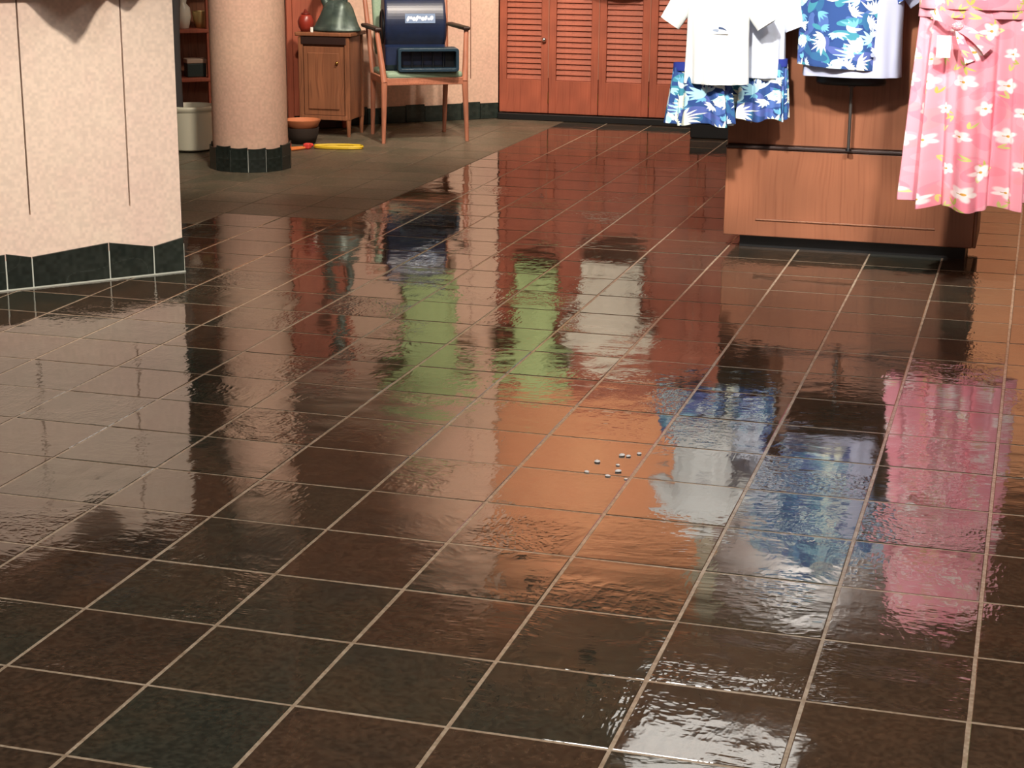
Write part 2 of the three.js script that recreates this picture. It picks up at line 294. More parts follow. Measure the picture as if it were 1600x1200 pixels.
// ---------------------------------------------------------------- counter with a cream front
const CA = [-2.044, -2.930], CD = [0.660, -0.751], CTURN = Math.atan2(0.751, 0.660);
{
  const g = thing('shop_counter', 'cream plaster counter front with two dark grooves and black tile foot', 'counter', [CA[0], 0, CA[1]], CTURN);
  const R = 0.808, L0 = -2.2; // local x along the front, +z towards the shop floor
  // front in three panels separated by two recessed grooves that stop above the foot
  const gx = [0.146, 0.578], gw = 0.007, gb = 0.306, H = 1.2, dep = 0.6;
  const fronts = [[L0, gx[0] - gw / 2], [gx[0] + gw / 2, gx[1] - gw / 2], [gx[1] + gw / 2, R]];
  const list = [metreUV(box(R - L0, gb, 0.02, (R + L0) / 2, gb / 2, -0.01), 0.7), metreUV(box(R - L0, H, dep, (R + L0) / 2, H / 2, -0.02 - dep / 2), 0.7)];
  for (const [a, b] of fronts) list.push(metreUV(box(b - a, H - gb, 0.02, (a + b) / 2, (H + gb) / 2, -0.01), 0.7));
  part('body', merge(list), creamStucco, g);
  const gl = mat(0x5a4636, 0.95);
  for (const x of gx) part('groove', box(gw, H - gb, 0.002, x, (H + gb) / 2, -0.0185), gl, g);
  part('worktop', metreUV(rbox(R - L0 + 0.03, 0.045, dep + 0.09, 0.01, (R + L0) / 2 + 0.015, H + 0.0225, -dep / 2 + 0.028), 1.2), brownWood, g);
  // foot tiles with crooked upper edges
  const xs = [-0.6, -0.29, 0.030, 0.140, 0.473, 0.672, 0.812], hs = [[0.135, 0.152], [0.13, 0.15], [0.152, 0.130], [0.130, 0.158], [0.158, 0.124], [0.124, 0.150]];
  for (let i = 0; i < hs.length; i++) {
    const a = xs[i] + 0.0045, b = xs[i + 1] - 0.0045, s = new THREE.Shape([[a, 0.004], [b, 0.004], [b, hs[i][1]], [a, hs[i][0]]].map((p) => new THREE.Vector2(...p)));
    part('foot_tile', new THREE.ExtrudeGeometry(s, { depth: 0.008, bevelEnabled: true, bevelThickness: 0.002, bevelSize: 0.0015, bevelSegments: 1 }).translate(0, 0, 0.003), blackTile, g);
  }
  part('foot_joint', box(1.42, 0.124, 0.008, 0.102, 0.062, 0.0045), paleJoint, g);
  part('foot_bead', box(1.42, 0.006, 0.016, 0.102, 0.003, 0.008), paleJoint, g);
}
{ // unseen cloth, added so its pointed corners cast shadows on the counter front
  const g = thing('shadow_cloth', 'unseen grey cloth added over the counter edge to cast pointed shadows', 'cloth', [CA[0], 0, CA[1]], CTURN);
  const geo = new THREE.BufferGeometry(), P = [], U = [], I = [], nx = 40, ny = 10;
  for (let k = 0; k < 2; k++) for (let j = 0; j <= ny; j++) for (let i = 0; i <= nx; i++) {
    const u = i / nx, v = j / ny, x = 0.02 + 0.62 * u;
    const tri = Math.max(0, 0.30 - Math.abs(x - 0.33) * 1.5, 0.14 - Math.abs(x - 0.57) * 1.4);
    const z = -0.15 + (0.24 + tri) * v, y = 1.252 + 0.006 * Math.sin(u * 30) * v + (z > 0.1 ? -0.12 * (z - 0.1) : 0) - k * 0.004;
    P.push(x, y, z); U.push(u, v);
  }
  const st = nx + 1, n0 = st * (ny + 1);
  for (let j = 0; j < ny; j++) for (let i = 0; i < nx; i++) { const a = j * st + i; I.push(a, a + st, a + 1, a + 1, a + st, a + st + 1); const b = a + n0; I.push(b, b + 1, b + st, b + 1, b + st + 1, b + st); }
  geo.setAttribute('position', new THREE.Float32BufferAttribute(P, 3)); geo.setAttribute('uv', new THREE.Float32BufferAttribute(U, 2)); geo.setIndex(I); geo.computeVertexNormals();
  part('fabric', geo, mat(0x6f7688, 0.9), g);
}

// ---------------------------------------------------------------- round column
{
  const g = thing('round_column', 'round salmon plaster column with a ring of black foot tiles', 'column', [-2.531, 0, -6.494]);
  part('shaft', scaleUV(new THREE.CylinderGeometry(0.219, 0.226, CEIL, 64, 1).translate(0, CEIL / 2, 0), 1, CEIL * 0.7), salmonStucco, g);
  const n = 14, hs = [0.148, 0.14, 0.152, 0.144, 0.155];
  for (let i = 0; i < n; i++) {
    const h = hs[(i * 3) % 5], s = new THREE.Shape(), w = 2 * 0.240 * Math.tan(Math.PI / n) - 0.007;
    s.moveTo(-w / 2, 0.001); s.lineTo(w / 2, 0.001); s.lineTo(w / 2, h); s.quadraticCurveTo(0, h - 0.012, -w / 2, h - 0.004);
    const t = part('foot_tile', new THREE.ExtrudeGeometry(s, { depth: 0.008, bevelEnabled: true, bevelThickness: 0.002, bevelSize: 0.001, bevelSegments: 1 }).translate(0, 0, 0.232), blackTile, g);
    t.rotation.y = (i + 0.3) / n * Math.PI * 2;
  }
  part('foot_joint', new THREE.CylinderGeometry(0.2415, 0.2415, 0.13, 48, 1, true).translate(0, 0.066, 0), paleJoint, g);
}

// ---------------------------------------------------------------- tub with a trunk, wooden shelf behind
{
  const g = thing('plant_tub', 'white round plant tub between the counter and the column', 'tub', [-3.19, 0, -7.03]);
  part('body', new THREE.LatheGeometry([[0, 0.01], [0.122, 0.01], [0.13, 0.02], [0.146, 0.26], [0.155, 0.264], [0.158, 0.28], [0.154, 0.292], [0.142, 0.292], [0.134, 0.24], [0, 0.235]].map((p) => new THREE.Vector2(...p)), 48), mat(0xcfcdb8, 0.45), g);
  part('soil', new THREE.CylinderGeometry(0.137, 0.137, 0.02, 32).translate(0, 0.248, 0), mat(0x7a4438, 0.95), g);
  part('trunk', merge([tube([V(-0.075, 0.22, 0.02), V(-0.08, 0.7, 0.02), V(-0.07, 1.2, 0.0), V(-0.1, 1.7, 0.02)], 0.034, 30, 10)]), mat(0x3c3a3a, 0.85), g, 'dark upright trunk');
  const leaf = new THREE.SphereGeometry(1, 8, 6).scale(0.03, 0.008, 0.17).translate(0, 0, 0.17), fol = [];
  for (let i = 0; i < 60; i++) { const q = leaf.clone(); q.rotateX(rr(-0.9, 0.7)); q.rotateY(rr(0, 6.28)); q.translate(-0.1 + rr(-0.05, 0.05), rr(1.55, 1.95), 0.02 + rr(-0.05, 0.05)); fol.push(q); }
  part('foliage', merge(fol), mat(0x2c3a22, 0.6), g);
}
{
  const g = thing('wooden_shelf_unit', 'open reddish wooden shelf unit behind the white tub', 'shelf', [-3.42, 0, -7.62], 0.70);
  const W = 0.62, D = 0.26, Hh = 1.7;
  for (const s of [-1, 1]) part('side_panel', metreUV(rbox(0.03, Hh, D, 0.004, s * W / 2, Hh / 2, 0), 1.5), redWood, g);
  part('post', metreUV(rbox(0.03, Hh, 0.03, 0.004, 0.055, Hh / 2, D / 2 - 0.02), 1.5), redWood, g);
  for (const y of [0.08, 0.40, 0.72, 1.1, 1.5]) part('shelf', metreUV(rbox(W - 0.03, 0.025, D, 0.004, 0, y, 0), 1.5), redWood, g);
  part('back_panel', metreUV(box(W, Hh, 0.012, 0, Hh / 2, -D / 2), 1.5), brownWood, g);
  const v = (x, y, name, geo, m, label, cat) => { const p = V(x, y, 0.02).applyAxisAngle(V(0, 1, 0), 0.70); const o = thing(name, label, cat, [-3.42 + p.x, p.y, -7.62 + p.z], 0.70); geo.forEach(([n, ge, mm]) => part(n, ge, mm ?? m, o)); };
  const jar = (r, h) => new THREE.LatheGeometry([[0, 0], [r * 0.7, 0], [r, h * 0.4], [r * 0.9, h * 0.7], [r * 0.45, h * 0.85], [r * 0.55, h], [r * 0.4, h], [r * 0.35, h * 0.86], [0, h * 0.84]].map((p) => new THREE.Vector2(...p)), 24);
  v(-0.09, 0.7335, 'ceramic_jar', [['body', jar(0.055, 0.19)]], mat(0xe8e2d0, 0.3), 'small cream ceramic jar on the shelf behind the tub', 'jar');
  v(0.03, 0.7335, 'gilt_bowl', [['bowl', new THREE.LatheGeometry([[0, 0], [0.03, 0], [0.05, 0.05], [0.055, 0.11], [0.05, 0.11], [0.045, 0.055], [0, 0.02]].map((p) => new THREE.Vector2(...p)), 24)]], mat(0xcdb47a, 0.3, { metalness: 0.4 }), 'gilt bowl on the shelf behind the tub', 'bowl');
  v(-0.02, 0.4135, 'dark_box', [['body', rbox(0.13, 0.09, 0.1, 0.006, 0, 0.045, 0)], ['lid', rbox(0.134, 0.03, 0.104, 0.006, 0, 0.105, 0), mat(0xb9a08c, 0.7)]], mat(0x22302c, 0.6), 'dark green box with a pale lid on a middle shelf', 'box');
}

// ---------------------------------------------------------------- bedside cabinet with its objects
const BC = { p: [-2.832, -7.95], t: 0.03 };
const bcAt = (x, y, z) => { const v = V(x, y, z).applyAxisAngle(V(0, 1, 0), BC.t); return [BC.p[0] + v.x, v.y, BC.p[1] + v.z]; };
{
  const g = thing('bedside_cabinet', 'small brown wooden cabinet with one panelled door left of the armchair', 'cabinet', [BC.p[0], 0, BC.p[1]], BC.t);
  const W = 0.372, D = 0.30, H = 0.70, b = 0.115;
  part('body', metreUV(rbox(W - 0.02, H - b - 0.03, D - 0.03, 0.004, W / 2, (H + b - 0.03) / 2, -D / 2 - 0.01), 1.6), brownWood, g);
  part('top', metreUV(rbox(W + 0.03, 0.026, D + 0.02, 0.007, W / 2, H - 0.013, -D / 2), 1.6), brownWood, g);
  for (const [x, z] of [[0.02, -0.02], [W - 0.02, -0.02], [0.02, -D + 0.02], [W - 0.02, -D + 0.02]]) part('leg', metreUV(merge([rbox(0.034, H - 0.03 - b, 0.034, 0.004, x, (H - 0.03 + b) / 2, z), new THREE.CylinderGeometry(0.018, 0.011, b, 12).translate(x, b / 2, z)]), 1.6), brownWood, g);
  const d = part('door', metreUV(rbox(W - 0.085, 0.46, 0.016, 0.003, W / 2, 0.375, -0.008), 1.6), brownWood, g);
  part('panel', metreUV(rbox(W - 0.15, 0.38, 0.012, 0.005, W / 2, 0.375, 0.002), 1.6), brownWood, d);
  part('knob', new THREE.SphereGeometry(0.011, 12, 10).translate(W - 0.085, 0.50, 0.018), brass, d);
  part('top_rail', metreUV(rbox(W - 0.05, 0.05, 0.016, 0.003, W / 2, 0.645, -0.006), 1.6), darkWood, g);
  part('apron', metreUV(rbox(W - 0.05, 0.03, 0.016, 0.003, W / 2, 0.128, -0.006), 1.6), brownWood, g);
}
{ // dark bronze sculpture: spreading base with an arched figure that rises above the picture
  const g = thing('bronze_sculpture', 'dark green bronze sculpture with a spreading base on the small cabinet', 'sculpture', bcAt(0.235, 0.70, -0.15), BC.t);
  const m = mat(0xffffff, 0.42, { map: dataTex(128, (u, v) => mixc([0.20, 0.25, 0.24], [0.36, 0.42, 0.38], vnoise(u, v, 9, 9, 151) * 0.6 + vnoise(u, v, 30, 30, 152) * 0.4), { srgb: true }), metalness: 0.3 });
  const geo = new THREE.LatheGeometry([[0, 0], [0.165, 0], [0.168, 0.015], [0.15, 0.035], [0.125, 0.09], [0.105, 0.15], [0.085, 0.19], [0.05, 0.21], [0, 0.215]].map((p) => new THREE.Vector2(...p)), 40);
  const p = geo.attributes.position;
  for (let i = 0; i < p.count; i++) { const a = Math.atan2(p.getZ(i), p.getX(i)), y = p.getY(i), k = 1 + 0.09 * Math.sin(a * 5 + y * 20) * (y > 0.01 ? 1 : 0); p.setXYZ(i, p.getX(i) * k, y, p.getZ(i) * k * 0.75); }
  geo.computeVertexNormals();
  part('base', geo, m, g);
  part('figure', merge([tube([V(-0.07, 0.17, 0), V(-0.10, 0.26, 0), V(-0.07, 0.36, 0.01), V(-0.02, 0.45, 0), V(0.0, 0.62, 0), V(-0.03, 0.78, 0)], 0.03, 30, 12), tube([V(0.05, 0.17, 0), V(0.065, 0.3, 0), V(0.03, 0.42, 0), V(-0.02, 0.5, 0)], 0.022, 20, 10), new THREE.SphereGeometry(0.055, 16, 12).scale(1, 1.25, 1).translate(-0.035, 0.83, 0)]), m, g);
}
{
  const g = thing('red_wooden_jar', 'red lacquered round jar beside the bronze sculpture', 'jar', bcAt(0.045, 0.70, -0.05), BC.t);
  part('body', new THREE.LatheGeometry([[0, 0], [0.03, 0], [0.05, 0.03], [0.055, 0.07], [0.042, 0.105], [0.028, 0.115], [0, 0.115]].map((p) => new THREE.Vector2(...p)), 28), mat(0x8a2f22, 0.35), g);
  part('lid', new THREE.LatheGeometry([[0, 0.115], [0.03, 0.115], [0.03, 0.122], [0.012, 0.132], [0.008, 0.146], [0, 0.15]].map((p) => new THREE.Vector2(...p)), 20), mat(0x6a241b, 0.35), g);
  const t = thing('price_tag', 'tiny white tag at the edge of the small cabinet top', 'tag', bcAt(0.107, 0.70, 0.0), BC.t);
  part('card', rbox(0.018, 0.034, 0.004, 0.001, 0, 0.017, 0.0), mat(0xf2efe6, 0.7), t);
}
{
  const g = thing('tall_red_cupboard', 'tall narrow red wooden cupboard half hidden by the column', 'cupboard', [SW0[0] + SWD[0] * 1.46 + 0.671 * 0.01, 0, SW0[1] + SWD[1] * 1.46 + 0.741 * 0.01], 0.7357);
  part('body', metreUV(rbox(0.44, 1.75, 0.10, 0.006, 0, 0.877, 0.052), 1.5), darkWood, g);
  for (const x of [-0.2, 0.2]) part('stile', metreUV(rbox(0.04, 1.75, 0.03, 0.004, x, 0.877, 0.112), 1.5), redWood, g);
  part('door', metreUV(rbox(0.35, 1.6, 0.018, 0.004, 0, 0.9, 0.108), 1.5), redWood, g);
  part('handle', bar(V(0.13, 0.90, 0.135), V(0.13, 1.03, 0.135), 0.007), chrome, g, 'bright metal handle');
}
{ // bowl and cables on the floor
  const g = thing('terracotta_bowl', 'terracotta bowl on a dark basket beside the column', 'bowl', [-2.66, 0, -7.60]);
  part('basket', new THREE.LatheGeometry([[0, 0.002], [0.085, 0.002], [0.10, 0.05], [0.112, 0.105], [0.102, 0.105], [0.09, 0.05], [0, 0.03]].map((p) => new THREE.Vector2(...p)), 32), mat(0x2a1e16, 0.8), g);
  part('bowl', new THREE.LatheGeometry([[0, 0.07], [0.06, 0.075], [0.10, 0.11], [0.125, 0.155], [0.117, 0.157], [0.09, 0.118], [0, 0.09]].map((p) => new THREE.Vector2(...p)), 32), mat(0xb8704a, 0.6), g);
  const c = thing('yellow_extension_cord', 'yellow extension cord lying in loops on the floor before the small cabinet', 'cord');
  const loop = [];
  for (let i = 0; i <= 48; i++) { const a = i / 48 * Math.PI * 6; loop.push(V(-2.33 + (0.15 + 0.006 * Math.sin(i)) * Math.cos(a), 0.008 + 0.004 * i / 16, -7.42 + 0.055 * Math.sin(a) - 0.12 * Math.cos(a) * 0.25)); }
  part('cable', tube(loop, 0.0075, 240, 7), mat(0xd9b72e, 0.5), c);
  const o = thing('orange_extension_cord', 'orange extension cord with a red plug running behind the column', 'cord');
  part('cable', tube([V(-2.85, 0.009, -7.12), V(-2.68, 0.009, -7.2), V(-2.6, 0.012, -7.26), V(-2.55, 0.01, -7.33), V(-2.515, 0.012, -7.33)], 0.008, 50, 7), mat(0xd77a3c, 0.5), o);
  part('cable', tube([V(-2.80, 0.009, -7.06), V(-2.68, 0.009, -7.12), V(-2.58, 0.01, -7.2), V(-2.52, 0.012, -7.3)], 0.008, 50, 7), mat(0xd77a3c, 0.5), o);
  part('plug', merge([rbox(0.042, 0.036, 0.05, 0.008, -2.52, 0.019, -7.345), bar(V(-2.52, 0.02, -7.36), V(-2.505, 0.02, -7.39), 0.012)]), mat(0xd8453f, 0.45), o, 'red plug');
}

// ---------------------------------------------------------------- armchair and carpet blower
const CH = { p: [-1.907, -7.914], t: 0.565 }; // middle of the front edge
const chAt = (x, y, z) => { const v = V(x, y, z).applyAxisAngle(V(0, 1, 0), CH.t); return [CH.p[0] + v.x, v.y, CH.p[1] + v.z]; };
{
  const g = thing('armchair', 'wooden armchair with pale green padded seat carrying the blue blower', 'chair', [CH.p[0], 0, CH.p[1]], CH.t);
  const w = 0.275, d = -0.45;
  for (const s of [-1, 1]) {
    const fl = part('leg', merge([bar(V(s * (w + 0.012), 0, 0.012), V(s * w, 0.40, 0), 0.013, 0.022, 12), bar(V(s * w, 0.40, 0), V(s * (w + 0.03), 0.735, -0.08), 0.022, 0.016, 12)]), chairWood, g);
    part('leg', merge([bar(V(s * (w - 0.02), 0, d - 0.05), V(s * (w - 0.02), 0.42, d), 0.013, 0.021, 12), bar(V(s * (w - 0.02), 0.42, d), V(s * (w + 0.012), 0.98, d - 0.14), 0.021, 0.015, 12)]), chairWood, g);
    part('armrest', rbox(0.05, 0.026, 0.47, 0.011, s * (w + 0.026), 0.742, -0.28), darkWood, g, 'dark wooden armrest');
  }
  part('seat_rail', merge([rbox(2 * w - 0.03, 0.05, 0.024, 0.005, 0, 0.405, 0), rbox(2 * w - 0.05, 0.05, 0.024, 0.005, 0, 0.405, d), rbox(0.024, 0.05, -d, 0.005, w - 0.012, 0.405, d / 2), rbox(0.024, 0.05, -d, 0.005, -w + 0.012, 0.405, d / 2)]), chairWood, g);
  const green = mat(0xffffff, 0.85, { map: dataTex(128, (u, v) => mixc([0.50, 0.60, 0.52], [0.60, 0.68, 0.58], vnoise(u, v, 40, 40, 161) * 0.6 + vnoise(u, v, 8, 8, 162) * 0.4), { srgb: true }), sheen: 0.3 });
  part('seat', rbox(2 * w - 0.035, 0.045, -d + 0.02, 0.02, 0, 0.444, d / 2 + 0.005, 4), green, g, 'pale green seat pad');
  const b = part('backrest', rbox(2 * w - 0.07, 0.40, 0.05, 0.022, 0, 0, 0, 4), green, g, 'pale green padded back'); b.position.set(0, 0.74, d - 0.06); b.rotation.x = -0.245;
  part('back_rail', rbox(2 * w - 0.04, 0.05, 0.026, 0.008, 0, 0.965, d - 0.135), chairWood, g);
}
{ // snail-shaped blower: round housing, mouth at the foot
  const g = thing('carpet_blower', 'dark blue carpet drying blower standing on the armchair seat', 'blower', chAt(-0.03, 0.4665, -0.20), CH.t - 0.12);
  const blue = mat(0xffffff, 0.38, { map: dataTex(128, (u, v) => mixc([0.08, 0.12, 0.21], [0.12, 0.17, 0.29], vnoise(u, v, 12, 12, 171) * 0.6 + vnoise(u, v, 50, 50, 172) * 0.4), { srgb: true }) });
  const dark = mat(0x131a22, 0.5), s = new THREE.Shape();
  // side outline in local z (forward) and y
  s.moveTo(-0.17, 0.0); s.lineTo(0.10, 0.0); s.lineTo(0.13, 0.03); s.lineTo(0.13, 0.13); s.lineTo(0.075, 0.15); s.quadraticCurveTo(0.15, 0.22, 0.135, 0.32); s.quadraticCurveTo(0.10, 0.47, -0.03, 0.475); s.quadraticCurveTo(-0.19, 0.46, -0.195, 0.27); s.quadraticCurveTo(-0.195, 0.10, -0.17, 0.0);
  part('housing', new THREE.ExtrudeGeometry(s, { depth: 0.37, bevelEnabled: true, bevelThickness: 0.018, bevelSize: 0.016, bevelSegments: 3, curveSegments: 16 }).rotateY(-Math.PI / 2).translate(0.185, 0.018, 0), blue, g);
  // mouth: hollow rectangular frame
  const o = new THREE.Shape(); const rr2 = (sh, x, y, w, h, r) => { sh.moveTo(x + r, y); sh.lineTo(x + w - r, y); sh.quadraticCurveTo(x + w, y, x + w, y + r); sh.lineTo(x + w, y + h - r); sh.quadraticCurveTo(x + w, y + h, x + w - r, y + h); sh.lineTo(x + r, y + h); sh.quadraticCurveTo(x, y + h, x, y + h - r); sh.lineTo(x, y + r); sh.quadraticCurveTo(x, y, x + r, y); };
  rr2(o, -0.125, 0.002, 0.40, 0.148, 0.02); const hole = new THREE.Path(); rr2(hole, -0.110, 0.017, 0.37, 0.118, 0.014); o.holes.push(hole);
  part('mouth', new THREE.ExtrudeGeometry(o, { depth: 0.14, bevelEnabled: true, bevelThickness: 0.004, bevelSize: 0.003, bevelSegments: 2 }).translate(0, 0.004, 0.10), mat(0x1b3444, 0.45), g, 'rectangular air mouth');
  part('grille', merge([box(0.38, 0.13, 0.006, 0.075, 0.076, 0.14), ...[-0.07, 0, 0.07, 0.14].map((x) => box(0.004, 0.125, 0.05, x + 0.04, 0.076, 0.165))]), dark, g);
  for (const q of [-1, 1]) part('intake', merge([new THREE.TorusGeometry(0.105, 0.010, 8, 32).rotateY(Math.PI / 2).translate(q * 0.206, 0.28, -0.03), new THREE.CylinderGeometry(0.1, 0.1, 0.012, 28).rotateZ(Math.PI / 2).translate(q * 0.202, 0.28, -0.03)]), dark, g);
  const c = document.createElement('canvas'); c.width = 256; c.height = 80; const x = c.getContext('2d');
  x.fillStyle = '#6f86a8'; x.fillRect(0, 0, 256, 80); for (let i = 0; i < 9; i++) { x.fillStyle = ['#dfe6f2', '#c3cde0', '#eef2f8'][i % 3]; x.beginPath(); x.ellipse(26 + i * 25, 40 + [3, -4, 5, 0, -6, 4, -2, 6, -3][i], 11 + (i % 3) * 2, [24, 14, 18, 26, 13, 17, 22, 12, 20][i], 0.35, 0, 7); x.fill(); }
  const t = new THREE.CanvasTexture(c); t.colorSpace = THREE.SRGBColorSpace;
  const lab = part('badge', new THREE.BoxGeometry(0.20, 0.062, 0.006), mat(0xffffff, 0.45, { map: t }), g, 'pale lettered badge'); lab.position.set(0.03, 0.345, 0.148); lab.rotation.x = -0.2;
  part('handle', tube([V(-0.1, 0.48, -0.03), V(-0.09, 0.545, -0.03), V(0.09, 0.545, -0.03), V(0.1, 0.48, -0.03)], 0.014, 24, 8), dark, g);
}

// ---------------------------------------------------------------- clothes stand (low wooden plinth with tall back board)
const GZ = -4.84;
{
  const g = thing('clothes_stand', 'orange-brown wooden display stand with tall back board and dark recessed foot', 'display stand', [0.64, 0, GZ]);
  const W = 1.14, D = 0.5;
  part('foot', box(W - 0.10, 0.064, D - 0.1, W / 2 + 0.02, 0.032, -D / 2 - 0.01), black, g);
  part('plinth', metreUV(rbox(W, 0.41, D, 0.006, W / 2, 0.267, -D / 2), 1.3), orangeWood, g);
  part('plinth_moulding', metreUV(rbox(0.82, 0.008, 0.008, 0.003, 0.56, 0.142, 0.002), 1.3), brownWood, g);
  part('shadow_ledge', metreUV(rbox(W + 0.004, 0.014, D + 0.012, 0.004, W / 2, 0.480, -D / 2 + 0.004), 1.3), darkWood, g);  // dark colour stands for the shadow line between plinth and board
  part('back_board', metreUV(rbox(W, 1.50, 0.10, 0.006, W / 2, 1.238, -0.078), 1.3), orangeWood, g);
  part('end_strip', metreUV(rbox(0.016, 0.41, D - 0.02, 0.004, W + 0.008, 0.267, -D / 2), 1.3), brownWood, g);
  for (const [x, z, y] of [[0.01, 0.37, 1.33], [0.16, 0.25, 1.33], [1.07, 0.72, 1.66]]) part('hanging_arm', merge([bar(V(x, y, -0.03), V(x, y, z), 0.009), new THREE.SphereGeometry(0.013, 10, 8).translate(x, y, z), cyl(0.03, 0.03, 0.012, 0, 0, 0).rotateX(Math.PI / 2).translate(x, y, -0.024)]), chrome, g);
  part('peg', bar(V(0.115, 0.60, -0.03), V(0.115, 0.60, 0.03), 0.006), chrome, g);
}
{
  const g = thing('black_plinth', 'low black box on the floor before the louvred doors', 'box', [-0.11, 0, -8.76]);
  part('body', rbox(0.30, 0.10, 0.14, 0.008, 0, 0.052, -0.02), black, g);
  part('lid', rbox(0.31, 0.014, 0.15, 0.004, 0, 0.107, -0.02), blackMetal, g);
}
// bust form that carries the blue shirts
{
  const g = thing('bust_form', 'black bust form on a thin metal pole under the blue shirts', 'mannequin', [1.205, 0, GZ + 0.10]);
  const lath = new THREE.LatheGeometry([[0, 0.792], [0.15, 0.792], [0.156, 0.805], [0.132, 1.0], [0.15, 1.2], [0.15, 1.32], [0.10, 1.42], [0.05, 1.45], [0.045, 1.52], [0, 1.525]].map((p) => new THREE.Vector2(...p)), 32).scale(1, 1, 0.52);
  part('torso', lath, black, g);
  part('pole', merge([cyl(0.0075, 0.0075, 0.335, 0, 0.655, -0.055, 12), cyl(0.016, 0.016, 0.02, 0, 0.785, -0.055, 12)]), mat(0x6e6a66, 0.35, { metalness: 0.8 }), g, 'thin grey metal pole');
  part('pole_foot', cyl(0.012, 0.014, 0.010, 0, 0.493, -0.055, 16), blackMetal, g);
}

// ---------------------------------------------------------------- clothes
// cloth tube: rings from the top (v=0) to the hem (v=1), an inner face and a hem rim give it thickness
function clothTube({ y0, y1, a, b, fold = () => 0, n = 9, ph = 0, cx = () => 0, cz = () => 0, nu = 120, nv = 40, hem = () => 0, th = 0.003, sq = 2.4, uvs = 1, side = 0.5 }) {
  const P = [], U = [], I = [], st = nu + 1, put = (inner) => {
    for (let j = 0; j <= nv; j++) for (let i = 0; i <= nu; i++) {
      const v = j / nv, t = i / nu * Math.PI * 2, c = Math.cos(t), s = Math.sin(t), e = 2 / sq;
      const w = fold(v) * (Math.sin(n * t + ph + 1.2 * Math.sin(2 * t + ph)) + 0.5 * Math.sin((n * 2 + 1) * t + 2.3 * ph + v * 1.5));
      const A = a(v) + w * side - inner * th, B = b(v) + w - inner * th;
      P.push(cx(v) + A * Math.sign(c) * Math.abs(c) ** e, y0 + (y1 - y0) * v + hem(t) * v * v, cz(v) + B * Math.sign(s) * Math.abs(s) ** e);
      U.push((i / nu) * 2 * (a(0.6) + b(0.6)) * 1.6 * uvs, (1 - v) * Math.abs(y1 - y0) * uvs);
    }
  };
  put(0); put(1); const off = st * (nv + 1);
  for (let j = 0; j < nv; j++) for (let i = 0; i < nu; i++) { const p = j * st + i, q = p + off; I.push(p, p + 1, p + st, p + 1, p + st + 1, p + st, q, q + st, q + 1, q + 1, q + st, q + st + 1); }
  for (let i = 0; i < nu; i++) { const p = nv * st + i, q = p + off; I.push(p, p + 1, q, p + 1, q + 1, q); }
  const g = new THREE.BufferGeometry(); g.setAttribute('position', new THREE.Float32BufferAttribute(P, 3)); g.setAttribute('uv', new THREE.Float32BufferAttribute(U, 2)); g.setIndex(I); g.computeVertexNormals(); return g;
}
function sleeve(a, b, r0, r1, flat = 0.55) { // open tube with wall, from shoulder a to cuff b
  const L = a.distanceTo(b), g = new THREE.LatheGeometry([[r0, 0], [r0 * 0.98, L * 0.4], [r1, L], [r1 - 0.004, L], [r0 * 0.98 - 0.004, L * 0.4], [r0 - 0.004, 0]].map((p) => new THREE.Vector2(...p)), 28);
  const p = g.attributes.position; for (let i = 0; i < p.count; i++) { const t = Math.atan2(p.getZ(i), p.getX(i)), k = 1 + 0.05 * Math.sin(3 * t + p.getY(i) * 30); p.setXYZ(i, p.getX(i) * k, p.getY(i), p.getZ(i) * k * flat); }
  g.computeVertexNormals(); g.applyQuaternion(new THREE.Quaternion().setFromUnitVectors(V(0, 1, 0), b.clone().sub(a).normalize())); return g.translate(a.x, a.y, a.z);
}
const smooth = (e0, e1, x) => { const t = sat((x - e0) / (e1 - e0)); return t * t * (3 - 2 * t); };
// prints
function print(w, h, draw) { const c = document.createElement('canvas'); c.width = w; c.height = h; draw(c.getContext('2d'), w, h); const t = new THREE.CanvasTexture(c); t.colorSpace = THREE.SRGBColorSpace; t.wrapS = t.wrapT = THREE.RepeatWrapping; return t; }
function wrapDraw(w, h, x, y, r, fn) { for (const ox of [-w, 0, w]) for (const oy of [-h, 0, h]) if (x + ox > -r && x + ox < w + r && y + oy > -r && y + oy < h + r) fn(x + ox, y + oy); }
function leafShape(c, x, y, l, wd, ang, col) { c.save(); c.translate(x, y); c.rotate(ang); c.fillStyle = col; c.beginPath(); c.moveTo(0, 0); c.quadraticCurveTo(l * 0.4, wd, l, 0); c.quadraticCurveTo(l * 0.4, -wd, 0, 0); c.fill(); c.restore(); }
const blueleaf = print(512, 512, (c, w, h) => {
  c.fillStyle = '#2a4a86'; c.fillRect(0, 0, w, h);
  for (let i = 0; i < 60; i++) { const x = rr(0, w), y = rr(0, h), r = rr(25, 70), col = ['#24407c', '#4a68a8', '#2f6390', '#3f8a9e', '#4f60a4'][i % 5]; wrapDraw(w, h, x, y, r, (X, Y) => { c.fillStyle = col; c.beginPath(); c.ellipse(X, Y, r, r * 0.45, i, 0, 7); c.fill(); }); }
  for (let i = 0; i < 46; i++) { const x = rr(0, w), y = rr(0, h), a0 = rr(0, 6.28), n = 4 + Math.floor(rr(0, 4)), l = rr(45, 95), col = ['#e9f2ee', '#a9d6e4', '#eef0dc', '#6fb0cf', '#cfe2ee'][i % 5], ls = Array.from({ length: n }, () => [l * rr(0.6, 1.1), rr(10, 22)]); wrapDraw(w, h, x, y, 120, (X, Y) => ls.forEach(([L, wd], k) => leafShape(c, X, Y, L, wd, a0 + (k - n / 2) * 0.42, col))); }
});
blueleaf.repeat.set(3.0, 3.0);
